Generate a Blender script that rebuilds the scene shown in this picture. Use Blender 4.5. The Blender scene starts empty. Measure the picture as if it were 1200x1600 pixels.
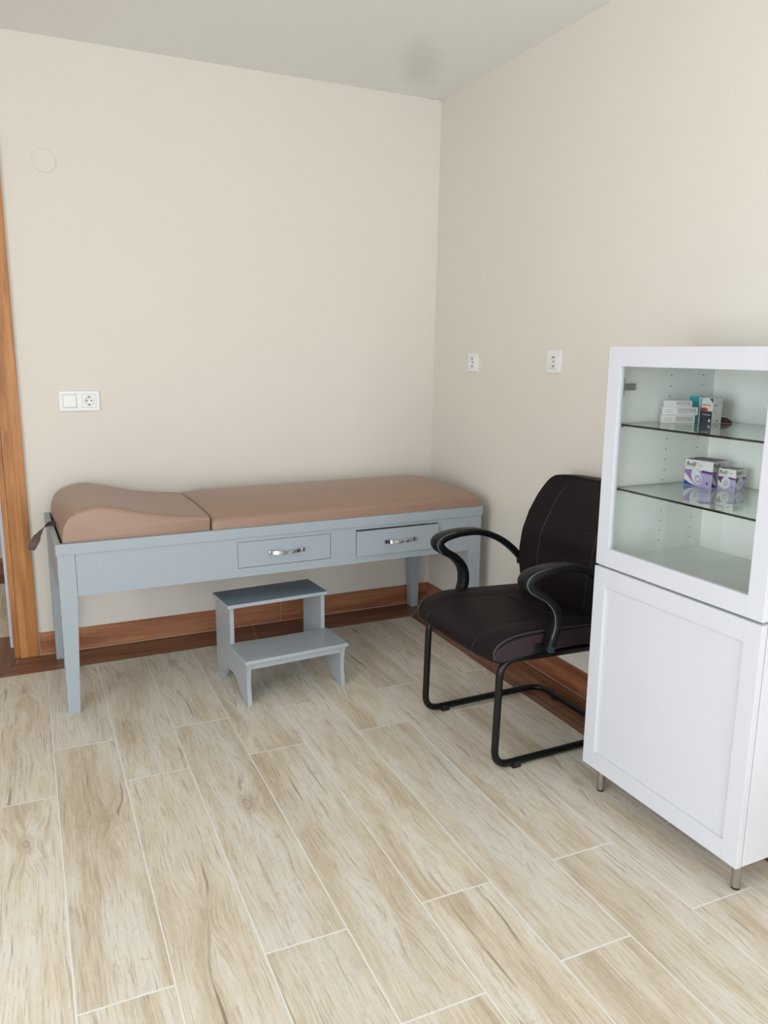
import bpy, bmesh, math, random
from mathutils import Vector, Matrix
random.seed(7)
PI = math.pi
SC = bpy.context.scene

# ------------------------------------------------------------------ camera
FPX = 1233.46
yaw, pitch, roll = 0.4255, 0.2008, 0.0092
f_ = Vector((math.sin(yaw)*math.cos(pitch), math.cos(yaw)*math.cos(pitch), -math.sin(pitch)))
r0 = Vector((math.cos(yaw), -math.sin(yaw), 0)); u0 = r0.cross(f_)
r_ = r0*math.cos(roll) + u0*math.sin(roll); u_ = -r0*math.sin(roll) + u0*math.cos(roll)
cd = bpy.data.cameras.new('camera'); cam = bpy.data.objects.new('camera', cd)
SC.collection.objects.link(cam); SC.camera = cam
M = Matrix.Identity(4)
for i in range(3):
    M[i][0] = r_[i]; M[i][1] = u_[i]; M[i][2] = -f_[i]
M.translation = Vector((-1.9833, -3.7584, 1.3612))
cam.matrix_world = M
cd.sensor_fit = 'VERTICAL'; cd.sensor_height = 36.0; cd.lens = 36.0*FPX/1600.0
cd.clip_start = 0.05; cd.clip_end = 60

# ------------------------------------------------------------------ world and light
w = bpy.data.worlds.new('world'); SC.world = w; w.use_nodes = True
w.node_tree.nodes['Background'].inputs[0].default_value = (0.75, 0.80, 0.95, 1)
w.node_tree.nodes['Background'].inputs[1].default_value = 0.7

def area(name, loc, rot, sx, sy, power, col):
    l = bpy.data.lights.new(name, 'AREA'); l.shape = 'RECTANGLE'; l.size = sx; l.size_y = sy
    l.energy = power; l.color = col
    o = bpy.data.objects.new(name, l); SC.collection.objects.link(o)
    o.location = loc; o.rotation_euler = rot
    return o
# daylight entering by the wide window behind the camera, and by an unseen left window added to light the cabinet
area('window_daylight', (-1.7, -7.72, 1.25), (PI/2, 0, 0), 3.1, 2.3, 172, (0.915, 0.935, 1.0))
area('added_side_light', (-3.92, -3.5, 1.22), (0, -PI/2, 0), 1.65, 2.2, 108, (0.915, 0.935, 1.0))
area('hall_fill_light', (-2.8, 0.9, 2.5), (0, 0, 0), 0.5, 0.5, 8, (1.0, 0.95, 0.88))  # unseen fill light added to brighten the hallway

SC.view_settings.view_transform = 'Standard'
SC.view_settings.look = 'None'
SC.view_settings.exposure = -0.24
SC.view_settings.gamma = 1.0
SC.view_settings.use_curve_mapping = False

# ------------------------------------------------------------------ materials
def lin(c):
    return tuple((x/255/12.92 if x/255 <= 0.04045 else ((x/255+0.055)/1.055)**2.4) for x in c) + (1.0,)

def mat(name, col, rough=0.5, metal=0.0, spec=0.5, bump=0.0, bscale=200, var=0.0, vscale=8, coat=0.0):
    m = bpy.data.materials.new(name); m.use_nodes = True
    nt = m.node_tree; b = nt.nodes['Principled BSDF']
    b.inputs['Base Color'].default_value = lin(col)
    b.inputs['Roughness'].default_value = rough
    b.inputs['Metallic'].default_value = metal
    b.inputs['Specular IOR Level'].default_value = spec
    b.inputs['Coat Weight'].default_value = coat
    tc = nt.nodes.new('ShaderNodeTexCoord')
    if bump:
        n = nt.nodes.new('ShaderNodeTexNoise'); n.inputs['Scale'].default_value = bscale; n.inputs['Detail'].default_value = 3
        nt.links.new(tc.outputs['Object'], n.inputs['Vector'])
        bp = nt.nodes.new('ShaderNodeBump'); bp.inputs['Strength'].default_value = bump; bp.inputs['Distance'].default_value = 0.002
        nt.links.new(n.outputs['Fac'], bp.inputs['Height']); nt.links.new(bp.outputs['Normal'], b.inputs['Normal'])
    if var:
        n = nt.nodes.new('ShaderNodeTexNoise'); n.inputs['Scale'].default_value = vscale; n.inputs['Detail'].default_value = 4
        nt.links.new(tc.outputs['Object'], n.inputs['Vector'])
        mx = nt.nodes.new('ShaderNodeMixRGB'); mx.blend_type = 'MIX'
        c = lin(col); mx.inputs[1].default_value = tuple(x*(1-var) for x in c[:3])+(1,)
        mx.inputs[2].default_value = tuple(min(1, x*(1+var)) for x in c[:3])+(1,)
        nt.links.new(n.outputs['Fac'], mx.inputs[0]); nt.links.new(mx.outputs[0], b.inputs['Base Color'])
    return m

class NT:
    """small helper to write node graphs"""
    def __init__(s, name):
        s.m = bpy.data.materials.new(name); s.m.use_nodes = True; s.t = s.m.node_tree
        s.b = s.t.nodes['Principled BSDF']
    def n(s, typ, **k):
        x = s.t.nodes.new(typ)
        for a, v in k.items(): setattr(x, a, v)
        return x
    def put(s, sock, v):
        if isinstance(v, bpy.types.NodeSocket): s.t.links.new(v, sock)
        else: sock.default_value = v
    def math(s, op, a, b=0.0, c=0.0):
        x = s.n('ShaderNodeMath', operation=op); s.put(x.inputs[0], a); s.put(x.inputs[1], b); s.put(x.inputs[2], c)
        return x.outputs[0]
    def vec(s, x, y, z):
        c = s.n('ShaderNodeCombineXYZ'); s.put(c.inputs[0], x); s.put(c.inputs[1], y); s.put(c.inputs[2], z); return c.outputs[0]
    def noise(s, v, scale, detail=4, rough=0.55, dist=0.0):
        x = s.n('ShaderNodeTexNoise'); s.put(x.inputs['Vector'], v); x.inputs['Scale'].default_value = scale
        x.inputs['Detail'].default_value = detail; x.inputs['Roughness'].default_value = rough; x.inputs['Distortion'].default_value = dist
        return x.outputs['Fac']
    def ramp(s, fac, stops):
        x = s.n('ShaderNodeValToRGB'); s.put(x.inputs[0], fac); e = x.color_ramp.elements
        e[0].position, e[0].color = stops[0]; e[1].position, e[1].color = stops[-1]
        for p, c in stops[1:-1]:
            q = e.new(p); q.color = c
        return x.outputs[0]
    def mix(s, f, a, b, mode='MIX'):
        x = s.n('ShaderNodeMixRGB', blend_type=mode); s.put(x.inputs[0], f); s.put(x.inputs[1], a); s.put(x.inputs[2], b); return x.outputs[0]
    def smooth(s, v, a, b):
        x = s.n('ShaderNodeMapRange', interpolation_type='SMOOTHSTEP'); s.put(x.inputs[0], v)
        x.inputs[1].default_value = a; x.inputs[2].default_value = b; return x.outputs[0]

g = lambda v: (v, v, v, 1)
X9, TW, TP, AW, OFF0, OFF1 = -0.3516, 0.2037, 1.2122, 0.0224, -1.274, -0.969

def floor_material():
    N = NT('oak_look_floor_tile')
    geo = N.n('ShaderNodeNewGeometry'); sp = N.n('ShaderNodeSeparateXYZ'); N.t.links.new(geo.outputs['Position'], sp.inputs[0])
    x, y = sp.outputs[0], sp.outputs[1]
    a = N.math('DIVIDE', N.math('SUBTRACT', x, X9), TW)
    k = N.math('FLOOR', a); fu = N.math('SUBTRACT', a, k)
    par = N.math('FLOORED_MODULO', N.math('ADD', k, 9.0), 2.0)
    off = N.math('ADD', OFF0, N.math('MULTIPLY', par, OFF1-OFF0))
    xm = N.math('ADD', X9, N.math('MULTIPLY', N.math('ADD', k, 0.5), TW))
    yj = N.math('ADD', off, N.math('MULTIPLY', xm, AW))
    b = N.math('DIVIDE', N.math('SUBTRACT', y, yj), TP)
    r = N.math('FLOOR', b); fv = N.math('SUBTRACT', b, r)
    # distance to the tile edge, in metres
    du = N.math('MULTIPLY', N.math('MINIMUM', fu, N.math('SUBTRACT', 1.0, fu)), TW)
    dv = N.math('MULTIPLY', N.math('MINIMUM', fv, N.math('SUBTRACT', 1.0, fv)), TP)
    grout = N.math('SUBTRACT', 1.0, N.math('MULTIPLY', N.smooth(du, 0.0013, 0.0022), N.smooth(dv, 0.0018, 0.0028)))
    wn = N.n('ShaderNodeTexWhiteNoise', noise_dimensions='2D'); N.put(wn.inputs['Vector'], N.vec(k, r, 0.0))
    h = wn.outputs['Value']; sc = N.n('ShaderNodeSeparateColor'); N.t.links.new(wn.outputs['Color'], sc.inputs[0])
    h2, h3 = sc.outputs[1], sc.outputs[2]
    hx = N.math('MULTIPLY', h, 37.0); hy = N.math('MULTIPLY', h2, 53.0)
    px = N.math('ADD', x, hx); py = N.math('ADD', y, hy)
    # a knot per tile whose rings bend the grain
    kx = N.math('SUBTRACT', N.math('MULTIPLY', fu, TW), N.math('ADD', 0.05, N.math('MULTIPLY', h2, 0.10)))
    ky = N.math('SUBTRACT', N.math('MULTIPLY', fv, TP), N.math('ADD', 0.2, N.math('MULTIPLY', h3, 0.8)))
    kd = N.math('SQRT', N.math('ADD', N.math('POWER', kx, 2.0), N.math('POWER', N.math('MULTIPLY', ky, 0.42), 2.0)))
    pull = N.math('MULTIPLY', N.math('SUBTRACT', 1.0, N.smooth(kd, 0.0, 0.09)), 0.028)
    gx = N.math('ADD', px, N.math('MULTIPLY', N.math('SUBTRACT', N.noise(N.vec(px, N.math('MULTIPLY', py, 0.35), 0.0), 5.0, 2), 0.5), 0.06))
    gx = N.math('ADD', gx, N.math('MULTIPLY', pull, N.math('SIGN', kx)))
    broad = N.noise(N.vec(gx, N.math('MULTIPLY', py, 0.11), h), 10.0, 5, 0.6, 0.3)
    patch = N.noise(N.vec(px, N.math('MULTIPLY', py, 0.30), 3.0), 6.0, 6, 0.65, 0.4)
    streak = N.noise(N.vec(gx, N.math('MULTIPLY', py, 0.04), 5.0), 60.0, 5, 0.7)
    fine = N.noise(N.vec(gx, N.math('MULTIPLY', py, 0.04), 9.0), 210.0, 4, 0.7)
    cross = N.noise(N.vec(px, N.math('MULTIPLY', py, 0.6), 2.0), 60.0, 6, 0.75, 1.0)
    t = N.math('ADD', N.math('MULTIPLY', broad, 0.58), N.math('ADD', N.math('MULTIPLY', streak, 0.27), N.math('MULTIPLY', cross, 0.15)))
    col = N.ramp(t, [(0.36, lin((178, 158, 132))), (0.43, lin((198, 182, 157))), (0.49, lin((211, 199, 178))), (0.55, lin((220, 213, 201))), (0.62, lin((208, 196, 174)))])
    col = N.mix(N.math('MULTIPLY', N.smooth(patch, 0.50, 0.70), 0.45), col, lin((194, 172, 143)))
    col = N.mix(N.math('MULTIPLY', N.smooth(patch, 0.47, 0.30), 0.45), col, lin((220, 217, 210)))
    col = N.mix(N.math('MULTIPLY', N.smooth(streak, 0.55, 0.67), 0.62), col, lin((158, 136, 108)))
    col = N.mix(N.math('MULTIPLY', N.smooth(fine, 0.52, 0.66), 0.55), col, lin((166, 146, 120)))
    col = N.mix(N.math('MULTIPLY', N.smooth(fine, 0.46, 0.34), 0.40), col, lin((230, 227, 219)))
    col = N.mix(N.math('MULTIPLY', N.smooth(cross, 0.55, 0.70), 0.42), col, lin((172, 152, 126)))
    # long dark splits in some places
    split = N.noise(N.vec(gx, N.math('MULTIPLY', py, 0.045), 21.0), 48.0, 3, 0.5)
    col = N.mix(N.math('MULTIPLY', N.smooth(split, 0.67, 0.73), 0.60), col, lin((112, 86, 64)))
    # knot: rings and heart
    kn = N.math('MULTIPLY', N.math('SUBTRACT', 1.0, N.smooth(N.math('ADD', kd, N.math('MULTIPLY', N.math('SUBTRACT', patch, 0.5), 0.06)), 0.002, 0.032)), N.smooth(h3, 0.25, 0.5))
    ring = N.math('SINE', N.math('MULTIPLY', N.math('ADD', kd, N.math('MULTIPLY', patch, 0.07)), 520.0))
    col = N.mix(N.math('MULTIPLY', kn, N.math('ADD', 0.40, N.math('MULTIPLY', ring, 0.14))), col, lin((140, 108, 76)))
    # per-tile tone
    tone = N.math('ADD', 0.985, N.math('MULTIPLY', h, 0.11))
    hsv = N.n('ShaderNodeHueSaturation'); N.put(hsv.inputs['Value'], tone); N.put(hsv.inputs['Color'], col)
    hsv.inputs['Saturation'].default_value = 0.90
    col = N.mix(grout, hsv.outputs[0], lin((232, 231, 228)))
    N.put(N.b.inputs['Base Color'], col)
    N.put(N.b.inputs['Roughness'], N.math('ADD', 0.42, N.math('MULTIPLY', streak, 0.15)))
    N.b.inputs['Specular IOR Level'].default_value = 0.45
    bp = N.n('ShaderNodeBump'); bp.inputs['Strength'].default_value = 0.25; bp.inputs['Distance'].default_value = 0.0015
    N.put(bp.inputs['Height'], N.math('SUBTRACT', N.math('MULTIPLY', streak, -0.4), grout)); N.t.links.new(bp.outputs[0], N.b.inputs['Normal'])
    return N.m

def wood(name, dark, mid, light, along=0, rough=0.45, scale=1.0):
    """wood grain running along one object axis"""
    N = NT(name)
    tc = N.n('ShaderNodeTexCoord'); sp = N.n('ShaderNodeSeparateXYZ'); N.t.links.new(tc.outputs['Object'], sp.inputs[0])
    c = [sp.outputs[0], sp.outputs[1], sp.outputs[2]]
    c[along] = N.math('MULTIPLY', c[along], 0.07)
    v = N.vec(*c)
    a = N.noise(v, 26.0*scale, 5, 0.6, 0.5); b = N.noise(v, 120.0*scale, 4, 0.6, 0.2)
    col = N.ramp(a, [(0.3, lin(dark)), (0.5, lin(mid)), (0.72, lin(light))])
    col = N.mix(N.math('MULTIPLY', N.smooth(b, 0.5, 0.8), 0.5), col, lin(dark))
    N.put(N.b.inputs['Base Color'], col); N.b.inputs['Roughness'].default_value = rough
    N.b.inputs['Specular IOR Level'].default_value = 0.4
    return N.m

def glass(name, tint, refl=0.0):
    m = bpy.data.materials.new(name); m.use_nodes = True; nt = m.node_tree
    nt.nodes.remove(nt.nodes['Principled BSDF']); out = nt.nodes['Material Output']
    tr = nt.nodes.new('ShaderNodeBsdfTransparent'); tr.inputs[0].default_value = tint
    gl = nt.nodes.new('ShaderNodeBsdfGlossy'); gl.inputs['Roughness'].default_value = 0.01; gl.inputs[0].default_value = (0.95, 1, 0.98, 1)
    ge = nt.nodes.new('ShaderNodeNewGeometry'); dt = nt.nodes.new('ShaderNodeVectorMath'); dt.operation = 'DOT_PRODUCT'
    nt.links.new(ge.outputs['Incoming'], dt.inputs[0]); nt.links.new(ge.outputs['Normal'], dt.inputs[1])
    def mth(op, a, b):
        x = nt.nodes.new('ShaderNodeMath'); x.operation = op
        for k, v in enumerate((a, b)):
            if isinstance(v, bpy.types.NodeSocket): nt.links.new(v, x.inputs[k])
            else: x.inputs[k].default_value = v
        return x.outputs[0]
    ca = mth('ABSOLUTE', dt.outputs['Value'], 0.0)
    fres = mth('ADD', mth('MULTIPLY', mth('POWER', mth('SUBTRACT', 1.0, ca), 5.0), 0.96), 0.04)
    mx = nt.nodes.new('ShaderNodeMixShader')
    ad = nt.nodes.new('ShaderNodeMath'); ad.operation = 'ADD'; ad.inputs[1].default_value = refl; ad.use_clamp = True
    nt.links.new(fres, ad.inputs[0]); nt.links.new(ad.outputs[0], mx.inputs[0])
    nt.links.new(tr.outputs[0], mx.inputs[1]); nt.links.new(gl.outputs[0], mx.inputs[2]); nt.links.new(mx.outputs[0], out.inputs[0])
    return m

def ceiling_material():
    N = NT('ceiling_paint')
    geo = N.n('ShaderNodeNewGeometry')
    d = N.n('ShaderNodeVectorMath', operation='DISTANCE'); d.inputs[1].default_value = (0, 0, 0)
    no = N.noise(geo.outputs['Position'], 6.0, 4)
    sp = N.n('ShaderNodeSeparateXYZ'); N.t.links.new(geo.outputs['Position'], sp.inputs[0])
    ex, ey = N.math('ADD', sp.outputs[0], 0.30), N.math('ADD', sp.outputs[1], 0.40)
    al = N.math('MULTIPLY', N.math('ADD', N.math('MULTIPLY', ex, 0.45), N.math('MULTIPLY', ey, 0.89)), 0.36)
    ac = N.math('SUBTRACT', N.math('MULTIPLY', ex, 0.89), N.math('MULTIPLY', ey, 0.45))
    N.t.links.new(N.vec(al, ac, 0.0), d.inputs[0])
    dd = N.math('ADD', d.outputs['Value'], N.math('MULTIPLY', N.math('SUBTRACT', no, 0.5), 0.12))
    st = N.math('MULTIPLY', N.math('SUBTRACT', 1.0, N.smooth(dd, 0.02, 0.14)), 0.42)  # soft oval patch, a little darker than the rest
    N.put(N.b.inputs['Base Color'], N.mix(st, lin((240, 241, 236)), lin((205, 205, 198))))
    N.b.inputs['Roughness'].default_value = 0.9
    return N.m

MT = {}
MT['floor'] = floor_material()
MT['ceiling'] = ceiling_material()
MT['wall'] = mat('beige_wall_paint', (229, 223, 214), 0.75, spec=0.25, bump=0.05, bscale=350, var=0.012, vscale=3)
MT['outer'] = mat('plaster', (225, 222, 215), 0.9)
MT['base_x'] = wood('brown_wood_tile_x', (118, 72, 48), (162, 106, 74), (188, 134, 98), 0)
MT['base_y'] = wood('brown_wood_tile_y', (118, 72, 48), (162, 106, 74), (188, 134, 98), 1)
MT['border_x'] = wood('dark_wood_tile_x', (94, 60, 42), (130, 88, 64), (158, 114, 86), 0, 0.4)
MT['border_y'] = wood('dark_wood_tile_y', (94, 60, 42), (130, 88, 64), (158, 114, 86), 1, 0.4)
MT['casing'] = wood('honey_wood', (140, 86, 42), (184, 124, 68), (208, 148, 90), 2, 0.4)
MT['grout'] = mat('grout', (205, 196, 186), 0.9)
MT['greypaint'] = mat('blue_grey_paint', (162, 172, 180), 0.38, spec=0.45, bump=0.04, bscale=120, var=0.02, vscale=5)
MT['stoolpaint'] = mat('worn_grey_paint', (166, 174, 180), 0.32, spec=0.5, bump=0.05, bscale=150, var=0.05, vscale=14)
MT['black'] = mat('black_lining', (22, 22, 24), 0.8)
MT['tan'] = mat('tan_leatherette', (156, 127, 110), 0.34, spec=0.45, bump=0.16, bscale=420)
MT['tanseam'] = mat('tan_piping', (174, 146, 130), 0.4, spec=0.5)
MT['strap'] = mat('dark_brown_ribbon', (92, 74, 70), 0.6)
MT['chrome'] = mat('chrome', (205, 205, 210), 0.12, metal=1.0)
MT['steel'] = mat('brushed_steel', (176, 172, 168), 0.32, metal=1.0)
MT['leather'] = mat('black_brown_leather', (24, 17, 20), 0.55, spec=0.18, bump=0.2, bscale=300)
MT['stitch'] = mat('grey_stitching', (54, 49, 53), 0.5)
MT['boxing'] = mat('brown_side_leather', (50, 38, 44), 0.45, spec=0.3, bump=0.15, bscale=300)
MT['tube'] = mat('black_tube', (9, 12, 14), 0.32, spec=0.35)
MT['plastic'] = mat('black_plastic', (8, 12, 15), 0.42, spec=0.3)
MT['rim'] = mat('silver_rim', (120, 126, 130), 0.35)
MT['treadtop'] = mat('shaded_worn_grey_paint', (154, 162, 168), 0.25, spec=0.5, bump=0.03, bscale=150, var=0.07, vscale=9)  # worn tread top, toned down to paint in shade and dark reflection
MT['treadshade'] = mat('shade_darkened_grey_paint', (116, 133, 145), 0.22, spec=0.5, bump=0.03, bscale=150, var=0.12, vscale=6)  # shade and dark reflection from under the couch painted into the upper top
MT['bolt'] = mat('dark_blue_cap', (34, 48, 62), 0.35)
MT['cab'] = mat('white_cabinet_foil', (214, 217, 225), 0.32, spec=0.45)
MT['cabin'] = mat('white_cabinet_inside', (248, 252, 248), 0.4, spec=0.4)
MT['hole'] = mat('peg_hole_dark', (60, 62, 60), 0.8)
MT['glass'] = glass('clear_door_glass', (0.982, 0.996, 0.988, 1))
MT['shelfglass'] = glass('green_shelf_glass', (0.98, 0.996, 0.988, 1), 0.06)
MT['glassedge'] = mat('dark_green_glass_edge', (12, 30, 26), 0.15)
MT['whiteplastic'] = mat('white_plastic', (238, 238, 238), 0.3, spec=0.5)
MT['wallcover'] = mat('cream_cover_plastic', (228, 221, 208), 0.45)
MT['slot'] = mat('socket_hole', (25, 25, 28), 0.6)
MT['card'] = mat('white_card', (236, 236, 234), 0.5)
MT['cardgrey'] = mat('grey_print', (190, 190, 192), 0.5)
MT['carddark'] = mat('dark_print', (60, 62, 70), 0.5)
MT['teal'] = mat('teal_card', (18, 178, 188), 0.4)
MT['navy'] = mat('navy_print', (52, 66, 88), 0.45)
MT['red'] = mat('red_print', (214, 60, 44), 0.45)
MT['purple'] = mat('purple_print', (92, 42, 120), 0.45)
MT['lilac'] = mat('lilac_print', (184, 172, 222), 0.45)
MT['mauve'] = mat('mauve_print', (150, 112, 178), 0.45)
MT['blue'] = mat('blue_print', (36, 78, 170), 0.45)
MT['roll'] = mat('roll_print', (226, 226, 236), 0.45)
MT['rollshade'] = mat('roll_shade_print', (178, 182, 200), 0.45)
MT['lightstrip'] = mat('pale_door_seal', (205, 214, 232), 0.5)
MT['rubber'] = mat('black_rubber', (18, 18, 19), 0.7)
MT['gasket'] = mat('window_white_pvc', (235, 236, 238), 0.35)

# ------------------------------------------------------------------ mesh helpers
def link(o, parent=None):
    SC.collection.objects.link(o)
    if parent is not None: o.parent = parent
    return o

def finish(name, bm, mats, parent=None, smooth=False, angle=None):
    bmesh.ops.recalc_face_normals(bm, faces=bm.faces)
    me = bpy.data.meshes.new(name); bm.to_mesh(me); bm.free()
    if not isinstance(mats, (list, tuple)): mats = [mats]
    for m in mats: me.materials.append(m)
    if smooth:
        for p in me.polygons: p.use_smooth = True
        if angle is not None: me.set_sharp_from_angle(angle=math.radians(angle))
    o = bpy.data.objects.new(name, me)
    return link(o, parent)

def bx(bm, x0, x1, y0, y1, z0, z1, bev=0.0, mi=0, seg=2):
    t = bmesh.new()
    bmesh.ops.create_cube(t, size=1.0)
    for v in t.verts:
        v.co = Vector((x0+(v.co.x+0.5)*(x1-x0), y0+(v.co.y+0.5)*(y1-y0), z0+(v.co.z+0.5)*(z1-z0)))
    if bev: bmesh.ops.bevel(t, geom=list(t.edges), offset=bev, segments=seg, affect='EDGES', profile=0.6)
    merge(bm, t, mi)

def merge(bm, t, mi=None, mtx=None):
    if mtx is not None: bmesh.ops.transform(t, matrix=mtx, verts=t.verts)
    vm = {}
    for v in t.verts: vm[v] = bm.verts.new(v.co)
    for f in t.faces:
        try:
            nf = bm.faces.new([vm[v] for v in f.verts]); nf.material_index = f.material_index if mi is None else mi; nf.smooth = f.smooth
        except ValueError: pass
    t.free()

def prism(bm, pts, axis, a, b, mi=0, bev=0.0):
    """extrude a 2-D outline; axis 0: outline in (y,z) extruded along x; 1: (x,z) along y; 2: (x,y) along z"""
    t = bmesh.new()
    def P(p, h):
        return {0: (h, p[0], p[1]), 1: (p[0], h, p[1]), 2: (p[0], p[1], h)}[axis]
    A = [t.verts.new(P(p, a)) for p in pts]; B = [t.verts.new(P(p, b)) for p in pts]
    t.faces.new(A); t.faces.new(B[::-1]); n = len(pts)
    for i in range(n): t.faces.new((A[i], A[(i+1) % n], B[(i+1) % n], B[i]))
    if bev:
        ed = [e for e in t.edges]
        bmesh.ops.bevel(t, geom=ed, offset=bev, segments=1, affect='EDGES', clamp_overlap=True)
    merge(bm, t, mi)

def cyl(bm, p0, p1, r0, r1=None, n=24, mi=0, cap=True, smooth=True):
    r1 = r0 if r1 is None else r1
    p0, p1 = Vector(p0), Vector(p1); d = (p1-p0).normalized()
    a = d.orthogonal().normalized(); b = d.cross(a)
    A = [bm.verts.new(p0+(a*math.cos(2*PI*i/n)+b*math.sin(2*PI*i/n))*r0) for i in range(n)]
    B = [bm.verts.new(p1+(a*math.cos(2*PI*i/n)+b*math.sin(2*PI*i/n))*r1) for i in range(n)]
    for i in range(n):
        f = bm.faces.new((A[i], A[(i+1) % n], B[(i+1) % n], B[i])); f.material_index = mi; f.smooth = smooth
    if cap:
        f = bm.faces.new(A[::-1]); f.material_index = mi
        f = bm.faces.new(B); f.material_index = mi

def catmull(P, n=8, closed=False):
    P = [Vector(p) for p in P]; out = []; m = len(P)
    rng = m if closed else m-1
    for i in range(rng):
        if closed: a, b, c, d = P[(i-1) % m], P[i], P[(i+1) % m], P[(i+2) % m]
        else: a, b, c, d = P[max(i-1, 0)], P[i], P[i+1], P[min(i+2, m-1)]
        for k in range(n):
            t = k/n
            out.append(0.5*((2*b)+(c-a)*t+(2*a-5*b+4*c-d)*t*t+(3*b-a-3*c+d)*t**3))
    if not closed: out.append(P[-1])
    return out

def rounded(P, r, n=8):
    """polyline with circular-like fillets at the inner corners"""
    P = [Vector(p) for p in P]; out = [P[0]]
    for i in range(1, len(P)-1):
        a, b, c = P[i-1], P[i], P[i+1]
        rr = min(r, (a-b).length*0.49, (c-b).length*0.49)
        s = b+(a-b).normalized()*rr; e = b+(c-b).normalized()*rr
        for k in range(n+1):
            t = k/n; out.append((1-t)**2*s+2*t*(1-t)*b+t*t*e)
    out.append(P[-1]); return out

def tube(bm, P, r, n=12, mi=0, closed=False, cap=True):
    P = [Vector(p) for p in P]; m = len(P); rings = []
    T = []
    for i in range(m):
        if closed: t = P[(i+1) % m]-P[(i-1) % m]
        else: t = P[min(i+1, m-1)]-P[max(i-1, 0)]
        T.append(t.normalized())
    nn = T[0].orthogonal().normalized()
    for i in range(m):
        nn = (nn-T[i]*nn.dot(T[i])).normalized(); bb = T[i].cross(nn)
        rr = r[i] if isinstance(r, (list, tuple)) else r
        rings.append([bm.verts.new(P[i]+(nn*math.cos(2*PI*k/n)+bb*math.sin(2*PI*k/n))*rr) for k in range(n)])
    for i in range(m if closed else m-1):
        A, B = rings[i], rings[(i+1) % m]
        for k in range(n):
            f = bm.faces.new((A[k], A[(k+1) % n], B[(k+1) % n], B[k])); f.smooth = True; f.material_index = mi
    if cap and not closed:
        bm.faces.new(rings[0][::-1]).material_index = mi; bm.faces.new(rings[-1]).material_index = mi

def loft(bm, rings, cap=True, mi=0, smooth=True, closed=True):
    R = [[bm.verts.new(p) for p in ring] for ring in rings]; n = len(R[0])
    for a, b in zip(R[:-1], R[1:]):
        for k in range(n if closed else n-1):
            f = bm.faces.new((a[k], a[(k+1) % n], b[(k+1) % n], b[k])); f.smooth = smooth; f.material_index = mi
    if cap:
        f = bm.faces.new(R[0][::-1]); f.material_index = mi; f = bm.faces.new(R[-1]); f.material_index = mi

def interp(tab, x):
    if x <= tab[0][0]: return tab[0][1]
    for (a, b), (c, d) in zip(tab[:-1], tab[1:]):
        if x <= c: return b+(d-b)*(x-a)/(c-a)
    return tab[-1][1]

def empty(name, loc, rz, label, cat, group=None):
    o = bpy.data.objects.new(name, None); o.location = loc; o.rotation_euler = (0, 0, rz); o.empty_display_size = 0.05
    o['label'] = label; o['category'] = cat
    if group: o['group'] = group
    return link(o)

def struct(o, label=None):
    o['kind'] = 'structure'
    if label: o['label'] = label
    return o

# ------------------------------------------------------------------ the room
H = 2.5824
XL, YF = -3.75, -7.5          # left wall and wall behind the camera
def bw(o): o.rotation_euler = (0, 0, AW); return o       # the back wall runs a touch out of square

# floor planks, cut along the dark border
by = lambda x: x*AW-0.2129
bm = bmesh.new()
prism(bm, [(XL-0.1, YF-0.1), (-0.2218, YF-0.1), (-0.2218, by(-0.2218)), (XL-0.1, by(XL-0.1))], 2, -0.05, 0.0)
struct(finish('floor', bm, MT['floor']), 'pale oak-look porcelain plank tiles with light grout')

def strip_mesh(name, poly, m, z=0.0, zb=-0.05):
    b = bmesh.new(); prism(b, poly, 2, zb, z); return struct(finish(name, b, m))
WB = lambda x, y: (x*math.cos(AW)-y*math.sin(AW), x*math.sin(AW)+y*math.cos(AW))
c0, c1 = (-0.2218-0.0015, by(-0.2218)-0.0), (0.02, 0.02)
gr = 0.0015
# back border in two tiles, mitred at the corner
e = -0.2218
strip_mesh('trim_1', [(-1.045, by(-1.045)+gr*2), (e-gr, by(e)+gr*2), (-0.004, -0.001), (-0.004, 0.03), (-1.013, 0.03), (-1.013, -0.02)], MT['border_x'])
strip_mesh('trim_2', [(-2.17, by(-2.17)+gr*2), (-1.049, by(-1.049)+gr*2), (-1.017, -0.02), (-1.017, 0.03), (-2.09, 0.03), (-2.10, -0.115)], MT['border_x'])
strip_mesh('trim_3', [(e+gr*1.5, by(e)-0.002), (e+gr*1.5, -1.42), (0.03, -1.42), (0.03, -0.004), (0.0, -0.004)], MT['border_y'])
strip_mesh('trim_4', [(e+gr*1.5, -1.424), (e+gr*1.5, -2.63), (0.03, -2.63), (0.03, -1.424)], MT['border_y'])
strip_mesh('trim_5', [(e+gr*1.5, -2.634), (e+gr*1.5, YF), (0.03, YF), (0.03, -2.634)], MT['border_y'])
# threshold in the doorway and the hallway floor
strip_mesh('trim_6', [(-2.174, by(-2.17)+gr*2), (-2.104, -0.113), (-2.094, 0.03), (-2.04, 0.03), (-2.04, 0.262), (-3.2, 0.262), (-3.2, by(-3.2)+gr*2)], MT['border_y'])
strip_mesh('trim_7', [(XL-0.1, by(XL)+gr*2), (-3.204, by(-3.2)+gr*2), (-3.204, 0.03), (XL-0.1, 0.03)], MT['border_x'])
b = bmesh.new(); prism(b, [(XL-0.1, by(XL)-0.01), (0.03, 0.0-0.25), (0.03, 1.8), (XL-0.1, 1.8)], 2, -0.08, -0.0025)
struct(finish('trim_8', b, MT['grout']), 'grout bed under the border tiles')
b = bmesh.new(); bx(b, XL, -1.0, 0.266, 1.235, -0.05, 0.0)
struct(finish('trim_9', b, MT['floor']), 'hallway plank tiles')
b = bmesh.new(); bx(b, XL, -1.0, 1.239, 1.445, -0.05, 0.0); struct(finish('trim_10', b, MT['border_x']))

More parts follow.
